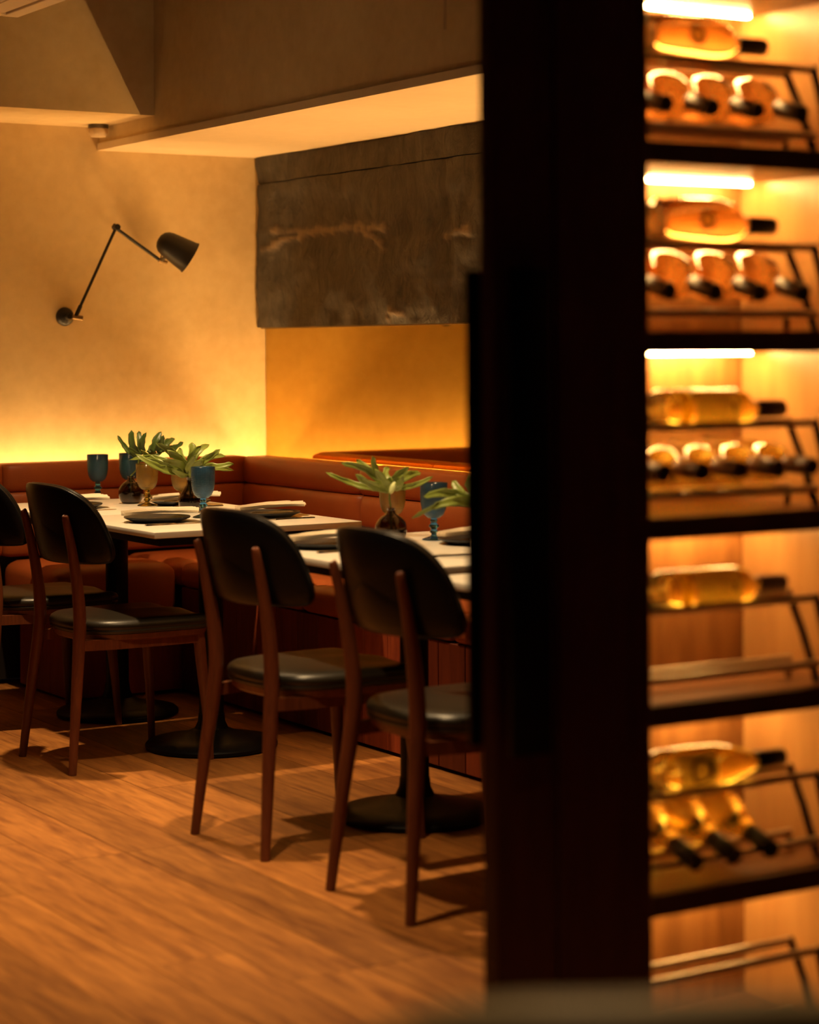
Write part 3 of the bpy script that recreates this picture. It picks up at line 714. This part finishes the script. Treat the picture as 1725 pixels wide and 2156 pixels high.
plant(v2, [(Z2, [(396, 1004, 272, 962, 0.05, 0.009), (392, 997, 285, 954, -0.03, 0.011), (388, 992, 297, 944, 0.04, 0.012), (388, 985, 328, 931, -0.05, 0.014), (390, 990, 352, 948, -0.08, 0.014), (394, 998, 340, 965, -0.10, 0.013), (396, 1000, 372, 955, 0.05, 0.012), (396, 1002, 362, 985, -0.08, 0.010)]),
           (Z2, [(396, 996, 378, 942, 0.05, 0.012), (397, 985, 404, 931, 0.03, 0.013), (399, 982, 424, 935, -0.04, 0.013), (402, 980, 441, 933, 0.05, 0.011), (405, 981, 464, 945, -0.03, 0.012), (410, 980, 475, 960, 0.04, 0.011), (412, 983, 492, 974, -0.05, 0.012), (414, 985, 493, 987, 0.03, 0.008), (398, 998, 428, 968, -0.08, 0.014), (398, 1000, 412, 955, -0.10, 0.012), (396, 1004, 420, 985, -0.06, 0.008)])],
      [[p2 + Vector((0, 0, 0.02)), p2 + Vector((0, 0, 0.12)), at(398, 1015, Z2), at(397, 998, Z2)]], ['leaf', 'leaf'])
p3 = on_z(824, 1143, TZ); v3 = vase((p3.x, p3.y, TZ + 0.0005), round_prof, 'small dark vase with a spreading leaf and pale bud, behind the nearest chair back', 0.042)
Z3 = (p3 - Vector((0, 0, HC))).dot(_f)
plant(v3, [(Z3, [(818, 1036, 686, 991, 0.05, 0.008), (812, 1024, 718, 972, -0.03, 0.010), (812, 1018, 750, 966, 0.05, 0.011), (815, 1014, 784, 958, -0.05, 0.011), (818, 1014, 819, 983, 0.05, 0.010), (822, 1016, 862, 980, -0.04, 0.011), (826, 1020, 886, 993, 0.05, 0.011), (828, 1026, 912, 1003, -0.04, 0.008), (822, 1030, 748, 997, -0.09, 0.012), (820, 1026, 790, 985, -0.10, 0.012), (824, 1026, 852, 998, -0.09, 0.012), (820, 1038, 822, 1002, -0.04, 0.010), (820, 1034, 772, 1010, -0.07, 0.009)])],
      [[p3 + Vector((0, 0, 0.02)), p3 + Vector((0, 0, 0.10)), at(820, 1050, Z3), at(820, 1034, Z3)]], ['leaf'])
bm = NB(); lathe(bm, spline([(0.001, 0), (0.006, 0.006), (0.009, 0.02), (0.006, 0.032), (0.001, 0.038)], 3), 12, Matrix.Translation(at(822, 1040, Z3 - 0.06) - Vector(v3.location)) @ Matrix.Rotation(R(25), 4, (Vector((0, 1, 0)))))
obj('bud', bm, M['bud'], v3, 60)
p4 = Vector((3.20, 4.74, TZ)); v4 = vase((p4.x, p4.y, TZ + 0.0005), round_prof, 'small dark vase hidden by the door, its leaf reaching out past the door edge', 0.042)
Z4 = (p4 - Vector((0, 0, HC))).dot(_f)
plant(v4, [(Z4, [(1012, 1068, 867, 1086, -0.03, 0.008), (1008, 1064, 892, 1044, 0.05, 0.012), (1010, 1070, 905, 1066, -0.06, 0.014), (1010, 1062, 952, 1010, 0.04, 0.014), (1012, 1062, 985, 1000, -0.05, 0.014), (1018, 1062, 1060, 1005, 0.03, 0.013), (1020, 1064, 1100, 1040, -0.04, 0.012)])],
      [[p4 + Vector((0, 0, 0.02)), p4 + Vector((0, 0, 0.10)), at(1016, 1085, Z4), at(1014, 1066, Z4)]], ['leaf'])

# ------------------------------------------------------------------ wall lamp, sensor, diffuser, wire
lb = Vector((3.373, WY, 1.434))
lamp = thing('wall_lamp', 'black swing-arm wall lamp with a bell shade on the ochre wall', 'lamp', tuple(lb))
def aim(o, d):
    q = Vector(d).normalized().to_track_quat('Z', 'Y'); return Matrix.Translation(o) @ q.to_matrix().to_4x4()
bm = NB(); lathe(bm, [(0.037, 0.0), (0.038, 0.004), (0.036, 0.012), (0.028, 0.022), (0.012, 0.028), (0.011, 0.055)], 32, aim(Vector((0, -0.001, 0)), (0, -1, 0))); obj('base', bm, M['lamp_metal'], lamp, 40)
A0 = Vector((0.020, -0.066, -0.002)); 
E = Vector((3.563 - lb.x, -0.083, 1.792 - lb.z)); J = Vector((3.757 - lb.x, -0.083, 1.664 - lb.z))
bm = NB(); tube(bm, [A0 + Vector((-0.012, 0.004, 0.0)), A0 + Vector((0.028, -0.006, -0.006))], 0.0105, 16)
obj('lower_joint', bm, M['brass'], lamp, 40)
bm = NB(); tube(bm, [A0, A0 + (E - A0)*0.12, A0 + (E - A0)*0.13, E - (E - A0)*0.05, E], [0.0085, 0.0085, 0.0062, 0.0062, 0.008], 14); obj('arm', bm, M['lamp_metal'], lamp, 40)
bm = NB(); tube(bm, [E + Vector((0, 0, -0.002)), J], 0.0068, 14); obj('arm', bm, M['lamp_metal'], lamp, 40)
bm = NB(); tube(bm, [E + Vector((-0.012, -0.002, 0.006)), E + Vector((0.014, -0.002, -0.002))], 0.0115, 16); tube(bm, [E + Vector((0, -0.016, 0.002)), E + Vector((0, 0.014, 0.002))], 0.0125, 16); obj('elbow_joint', bm, M['lamp_metal'], lamp, 40)
bm = NB(); tube(bm, [J + Vector((-0.006, 0, 0.0)), J + Vector((0.030, -0.004, -0.010))], 0.0085, 16); obj('shade_joint', bm, M['brass'], lamp, 40)
ax = Vector((0.80, -0.24, -0.50)).normalized()
rimc = at(401, 543, 8.62) - lb
dome = rimc - ax * 0.150
shp = [(0.001, 0.0), (0.018, 0.002), (0.034, 0.010), (0.045, 0.024), (0.051, 0.042), (0.055, 0.07), (0.060, 0.105), (0.065, 0.142), (0.068, 0.146), (0.068, 0.150)]
inn = [(0.065, 0.150), (0.062, 0.142), (0.057, 0.105), (0.052, 0.07), (0.047, 0.045), (0.033, 0.016), (0.001, 0.006)]
bm = NB(); lathe(bm, shp + inn, 40, aim(dome, ax)); sh = obj('shade', bm, M['lamp_metal'], lamp, 40)
nk = dome + ax*0.045 + Vector((0, 0, -0.045))
bm = NB(); tube(bm, [J + Vector((0.008, 0, 0.0)), nk + Vector((-0.012, 0.0, -0.004)), dome + ax*0.05 + Vector((-0.01, 0, -0.03))], 0.0075, 12); obj('neck', bm, M['lamp_metal'], lamp, 40)
bm = NB(); pts = spline([tuple(J + Vector((0.002, 0, 0.004))), tuple(J + Vector((0.006, -0.01, 0.030))), tuple(J + Vector((0.018, -0.01, 0.032))), tuple(J + Vector((0.028, 0, 0.014)))], 5); tube(bm, pts, 0.0022, 8); obj('cord', bm, M['lamp_metal'], lamp, 40)
bm = NB(); lathe(bm, [(0.001, 0.06), (0.018, 0.062), (0.026, 0.085), (0.022, 0.105), (0.001, 0.112)], 20, aim(dome, ax)); obj('bulb', bm, M['panelwhite'], lamp, 50)

sn = thing('ceiling_sensor', 'small round sensor tucked under the soffit corner beside the ochre wall', 'sensor', (3.475, 7.90, USZ - 0.001))
bm = NB(); lathe(bm, [(0.040, 0.0), (0.041, -0.006), (0.040, -0.014)], 28); obj('mount', bm, M['slotdark'], sn, 40)
bm = NB(); lathe(bm, [(0.036, -0.014), (0.040, -0.022), (0.037, -0.040), (0.030, -0.048), (0.001, -0.050)], 28); obj('body', bm, M['sensor'], sn, 40)

DZ = 2.36
c = on_z(38, 37, DZ)
df = thing('air_diffuser', 'pale slotted air diffuser hanging below the ceiling in the upper left corner', 'air diffuser', (c.x, c.y, DZ))
bm = NB(); box(bm, -0.055, 0, -1.2, 0, 0, 0.05, 0.002, 1); obj('frame', bm, M['panelwhite'], df, 40)
for k in range(7):
    x1 = -0.062 - 0.085*k
    bm = NB(); box(bm, x1 - 0.080, x1, -1.2, -0.050 if k % 2 else -0.041, 0.004, 0.016, 0.002, 1); obj('slat', bm, M['panelwhite'], df, 40)
bm = NB(); box(bm, -0.66, -0.056, -0.04, 0, 0.0, 0.05, 0.002, 1); obj('frame', bm, M['panelwhite'], df, 40)
bm = NB(); box(bm, -0.66, -0.004, -1.2, -0.004, 0.045, 0.06); obj('backing', bm, M['slotdark'], df)
for hx, hy in ((-0.1, -0.12), (-0.1, -1.1), (-0.56, -0.12), (-0.56, -1.1)):
    bm = NB(); tube(bm, [(hx, hy, 0.055), (hx, hy, CEIL - DZ)], 0.004, 8); obj('hanger', bm, M['wire'], df)
wp = at(937, 63, 5.2)
bm = NB(); tube(bm, [(0, 0, CEIL - wp.z), (0.002, 0, 0.25), (0, 0, 0.0)], 0.0022, 8); o = obj('hanging_wire', bm, M['wire'], None, 60); o.location = wp
tag(o, 'thin pale wire hanging from the ceiling near the top of the dark door', 'wire')

# ------------------------------------------------------------------ dark door leaf with pull handles
dr = struct('door_1', box(NB(), 1.931, 2.052, 2.835, 2.875, 0.0, 2.6, 0.003, 1), M['door'])
D0 = Vector(dr.location)
def dpart(name, bm, mat, sm=None):
    bm.transform(Matrix.Translation(-D0)); return obj(name, bm, mat, dr, sm)
dpart('door_panel', box(NB(), 2.053, 2.244, 2.829, 2.878, 0.0, 2.6, 0.003, 1), M['door'])
for (ya, yb, ym) in ((2.788, 2.800, 2.8355), (2.908, 2.920, 2.8745)):
    bm = NB(); box(bm, 1.932, 2.010, ya, yb, 0.648, 1.427, 0.003, 2)
    lo, hi = (yb, ym) if ya < 2.83 else (ym, ya)
    for zz in (0.80, 1.28): tube(bm, [(1.971, lo - 0.001, zz), (1.971, hi + 0.001, zz)], 0.010, 14)
    dpart('pull_handle', bm, M['black_metal'], 40)

# ------------------------------------------------------------------ lit wine cabinet
CX0, CX1, CY0, CY1 = 2.246, 2.770, 2.872, 3.205
cab = thing('wine_cabinet', 'tall lit oak wine cabinet with dark shelves beside the dark door', 'cabinet', (2.51, 3.04, 0))
obj('back_panel', box(NB(), CX0 - 0.06, CX1 + 0.02, CY1, CY1 + 0.018, 0, 2.3), M['oak'], cab, None, True)
obj('side_panel', box(NB(), CX1, CX1 + 0.02, CY0 - 0.02, CY1, 0, 2.3), M['oak_side'], cab, None, True)
obj('side_panel', box(NB(), CX0 - 0.06, CX0 - 0.04, CY0 + 0.01, CY1, 0, 2.3), M['oak_side'], cab, None, True)
obj('top_panel', box(NB(), CX0 - 0.06, CX1 + 0.02, CY0 - 0.02, CY1 + 0.018, 2.3, 2.33), M['shelf'], cab, None, True)
TOPS = [1.974, 1.650, 1.325, 1.005, 0.685, 0.362, 0.040]
for z in TOPS:
    sh = obj('shelf', box(NB(), CX0 - 0.04, CX1, CY0 + 0.006, CY1, z - 0.034, z), M['shelf'], cab, None, True)
    bm = NB(); box(bm, CX0 - 0.04, CX1 - 0.001, CY0 - 0.004, CY0 + 0.006, z - 0.036, z + 0.002, 0.002, 1); bm.transform(Matrix.Translation(-Vector(cab.location))); obj('shelf_edge', bm, M['shelf_edge'], sh)
    if z > 0.3:
        bm = NB(); box(bm, CX0 - 0.03, CX1 - 0.028, CY1 - 0.062, CY1 - 0.052, z - 0.041, z - 0.034); bm.transform(Matrix.Translation(-Vector(cab.location))); obj('light_strip', bm, M['rackled' if z > 1.2 else 'rackled_low'], sh)
BAYS = TOPS[1:]
names = ['topmost', 'second', 'third', 'fourth', 'fifth', 'lowest']
RX0, RX1 = 2.262, 2.702; RR = 0.0075
for i, z in enumerate(BAYS):
    rk = thing('bottle_rack', 'metal rod bottle rack on the %s visible shelf of the wine cabinet' % names[i] if i < 5 else 'metal rod bottle rack on the lowest visible shelf of the wine cabinet', 'rack', (2.474, 2.95, z), 0, 'metal bottle racks in the wine cabinet')
    for (yy, zz) in ((3.000, 0.155), (2.925, 0.155), (3.000, 0.034), (2.925, 0.034)):
        bm = NB(); tube(bm, [(RX0, yy, z + zz), (RX1 + 0.004, yy, z + zz)], RR, 12); obj('rod', bm, M['rod'], rk, 50, True)
    for xx in (RX0, RX1):
        for (ya, yb) in ((3.000, 2.922), (2.925, 2.880)):
            bm = NB(); tube(bm, [(xx, ya, z + 0.160), (xx, (ya+yb)/2, z + 0.09), (xx, yb, z)], 0.0100, 4); obj('side_bar', bm, M['rackbar'], rk, None, True)
        bm = NB(); tube(bm, [(xx, 3.0, z), (xx, 3.0, z + 0.036)], 0.006, 6); obj('foot', bm, M['rackbar'], rk, None, True)

bord = [(0.001, 0.004), (0.020, 0.001), (0.034, 0.003), (0.0375, 0.010), (0.0378, 0.10), (0.0375, 0.180), (0.034, 0.200), (0.024, 0.216), (0.0165, 0.226), (0.0148, 0.240), (0.0145, 0.290), (0.0155, 0.292), (0.0155, 0.298), (0.001, 0.299)]
burg = [(0.001, 0.004), (0.022, 0.001), (0.036, 0.003), (0.0405, 0.012), (0.0408, 0.09), (0.0400, 0.135), (0.036, 0.163), (0.028, 0.192), (0.0195, 0.220), (0.0158, 0.238), (0.0145, 0.260), (0.0145, 0.290), (0.0155, 0.292), (0.0155, 0.298), (0.001, 0.299)]
fat = [(0.001, 0.004), (0.024, 0.001), (0.038, 0.003), (0.043, 0.012), (0.0455, 0.07), (0.0465, 0.13), (0.0455, 0.150), (0.040, 0.172), (0.028, 0.192), (0.0175, 0.204), (0.0150, 0.215), (0.0145, 0.270), (0.0155, 0.272), (0.0155, 0.278), (0.001, 0.279)]
def cap_of(prof):
    top = prof[-1][1]; z0 = top - 0.066
    return [(0.0156, z0), (0.0162, z0 + 0.002), (0.0162, top - 0.002), (0.015, top + 0.0012), (0.001, top + 0.0015)]
def label_patch(r, z0, z1, a0, a1, t=0.0006, n=18):
    bm = NB(); rr = r + t
    vs = [[bm.verts.new((rr*math.cos(a0 + (a1-a0)*i/n), rr*math.sin(a0 + (a1-a0)*i/n), z)) for i in range(n+1)] for z in (z0, z1)]
    for i in range(n): bm.faces.new((vs[0][i], vs[0][i+1], vs[1][i+1], vs[1][i]))
    return bm
def disc_patch(r, zc, ac, rad, rad2, t=0.0012, n=24):
    """ring or disc wrapped on a cylinder"""
    bm = NB(); rr = r + t
    def P(q, s): u = q*math.cos(s); v = q*math.sin(s); return (rr*math.cos(ac + u/rr), rr*math.sin(ac + u/rr), zc + v)
    o_ = [bm.verts.new(P(rad, 2*PI*k/n)) for k in range(n)]
    if rad2 > 0:
        i_ = [bm.verts.new(P(rad2, 2*PI*k/n)) for k in range(n)]
        for k in range(n): bm.faces.new((o_[k], o_[(k+1) % n], i_[(k+1) % n], i_[k]))
    else: bm.faces.new(o_)
    return bm
def make_bottle(name, prof, gm, cm, label, group, lab):
    """local axis: +Z from base to neck; label faces local +X"""
    t = thing(name, label, 'bottle', (0, 0, 0), 0, group)
    bm = NB(); lathe(bm, spline(prof[:3], 2)[:-1] + prof[2:], 32); obj('glass_body', bm, M[gm], t, 40)
    bm = NB(); lathe(bm, cap_of(prof), 24); obj('capsule', bm, M[cm], t, 40)
    if lab == 'ring':
        r = 0.0462
        o = obj('emblem', disc_patch(r, 0.088, 0, 0.0185, 0.0115), M['ink'], t, 60); obj('emblem_centre', disc_patch(r, 0.088, 0, 0.0112, 0), M['gold'], o, 60)
    elif lab == 'band':
        r = 0.0379
        obj('neck_label', label_patch(r, 0.035, 0.058, -1.1, 1.1), M['label_yellow'], t, 60)
        o = obj('label', label_patch(r, 0.066, 0.172, -0.9, 0.9), M['label_tan'], t, 60)
        obj('print', label_patch(r + 0.0006, 0.150, 0.157, -0.25, 0.15), M['ink'], o, 60); obj('print', label_patch(r + 0.0006, 0.135, 0.138, -0.7, 0.7), M['label_grey'], o, 60)
    elif lab == 'crest':
        r = 0.0409
        o = obj('label', label_patch(r, 0.030, 0.118, -0.85, 0.85), M['label_grey'], t, 60)
        obj('emblem', disc_patch(r, 0.078, 0, 0.024, 0.017), M['ink'], o, 60); obj('print', label_patch(r + 0.0006, 0.096, 0.106, -0.42, 0.25), M['ink'], o, 60)
    return t
def lay(o, base, direction, face):
    """put a bottle with its base centre at base, axis along direction, label facing 'face'"""
    z = Vector(direction).normalized(); f_ = Vector(face); x_ = (f_ - z*f_.dot(z)).normalized(); y_ = z.cross(x_)
    m = Matrix((x_, y_, z)).transposed().to_4x4(); m.translation = Vector(base)
    o.matrix_world = m
def dupb(o, label):
    c_ = copy_tree(o, (0, 0, 0)); c_['label'] = label; return c_
UP = 0.155 + 0.0062
face = Vector((-0.10, -1.0, 0.08))
def disp(o, z, r, tipx, length): lay(o, (tipx - length, 2.9625, z + 0.155 + math.sqrt((r + RR)**2 - 0.0375**2) + 0.001), (1, 0, 0), face)
# bays 1 and 2: amber rosé bottles
GR = 'rosé bottles lying neck-forward'
r1 = make_bottle('wine_bottle', fat, 'rose', 'cap_dark', 'amber rosé bottle with ring emblem lying sideways on the topmost rack', 'display bottles lying across the racks', 'ring')
disp(r1, BAYS[0], 0.0462, 2.615, 0.279)
r2 = dupb(r1, 'amber rosé bottle with ring emblem lying sideways on the second rack'); disp(r2, BAYS[1], 0.0462, 2.635, 0.279)
rr = make_bottle('wine_bottle', fat, 'rose', 'cap_dark', 'x', GR, None)
spots = ['leftmost of three, %s rack', 'middle of three, %s rack', 'rightmost of three, %s rack']
def row(o0, xs, z, r, label, bay, spots, ybase=3.180, first=True, tilt=0.16, lift=0.0):
    for k, x_ in enumerate(xs):
        o = o0 if (k == 0 and first) else dupb(o0, '')
        o['label'] = label + ', ' + spots[k] % bay
        d = Vector((0, -1, -tilt))
        # rest on the rear lower rod
        s = ybase - 3.0
        zc = z + 0.034 + RR + r + s * tilt + 0.0022 + lift
        lay(o, (x_, ybase, zc), d, (0, 0, 1))
s4 = ['first of four from the door, %s rack', 'second of four from the door, %s rack', 'third of four from the door, %s rack', 'last of four from the door, %s rack']
row(rr, [2.348, 2.452, 2.556, 2.660], BAYS[0], 0.0462, 'amber rosé bottle lying neck-forward', 'topmost', s4, tilt=0.25, lift=0.004)
row(dupb(rr, ''), [2.352, 2.456, 2.560, 2.662], BAYS[1], 0.0462, 'amber rosé bottle lying neck-forward', 'second', s4, tilt=0.25, lift=0.004)
# bay 3
s5 = ['first of five from the door, %s rack', 'second of five from the door, %s rack', 'third of five from the door, %s rack', 'fourth of five from the door, %s rack', 'last of five from the door, %s rack']
b3 = make_bottle('wine_bottle', bord, 'white_wine', 'cap_red', 'pale yellow wine bottle with burgundy capsule lying sideways on the third rack', 'display bottles lying across the racks', 'band')
disp(b3, BAYS[2], 0.0378, 2.655, 0.299)
w3 = make_bottle('wine_bottle', bord, 'white_wine', 'cap_red', 'x', 'white wine bottles lying neck-forward', None)
row(w3, [2.316, 2.402, 2.488, 2.574, 2.655], BAYS[2], 0.0378, 'burgundy-capped yellow bottle lying neck-forward', 'third', s5, tilt=0.03)
b4 = make_bottle('wine_bottle', bord, 'white_wine', 'cap_grey', 'pale yellow wine bottle with grey capsule lying sideways on the fourth rack', 'display bottles lying across the racks', 'band')
disp(b4, BAYS[3], 0.0378, 2.655, 0.299)
b5 = make_bottle('wine_bottle', burg, 'white_wine', 'cap_black', 'sloping-shouldered yellow wine bottle with black capsule lying sideways on the fifth rack', 'display bottles lying across the racks', 'crest')
disp(b5, BAYS[4], 0.0408, 2.650, 0.299)
w5 = make_bottle('wine_bottle', burg, 'white_wine', 'cap_black', 'x', 'white wine bottles lying neck-forward', None)
row(w5, [2.362, 2.448, 2.534], BAYS[4], 0.0408, 'black-capped yellow bottle lying neck-forward', 'fifth', spots, tilt=0.34, ybase=3.14, lift=0.014)
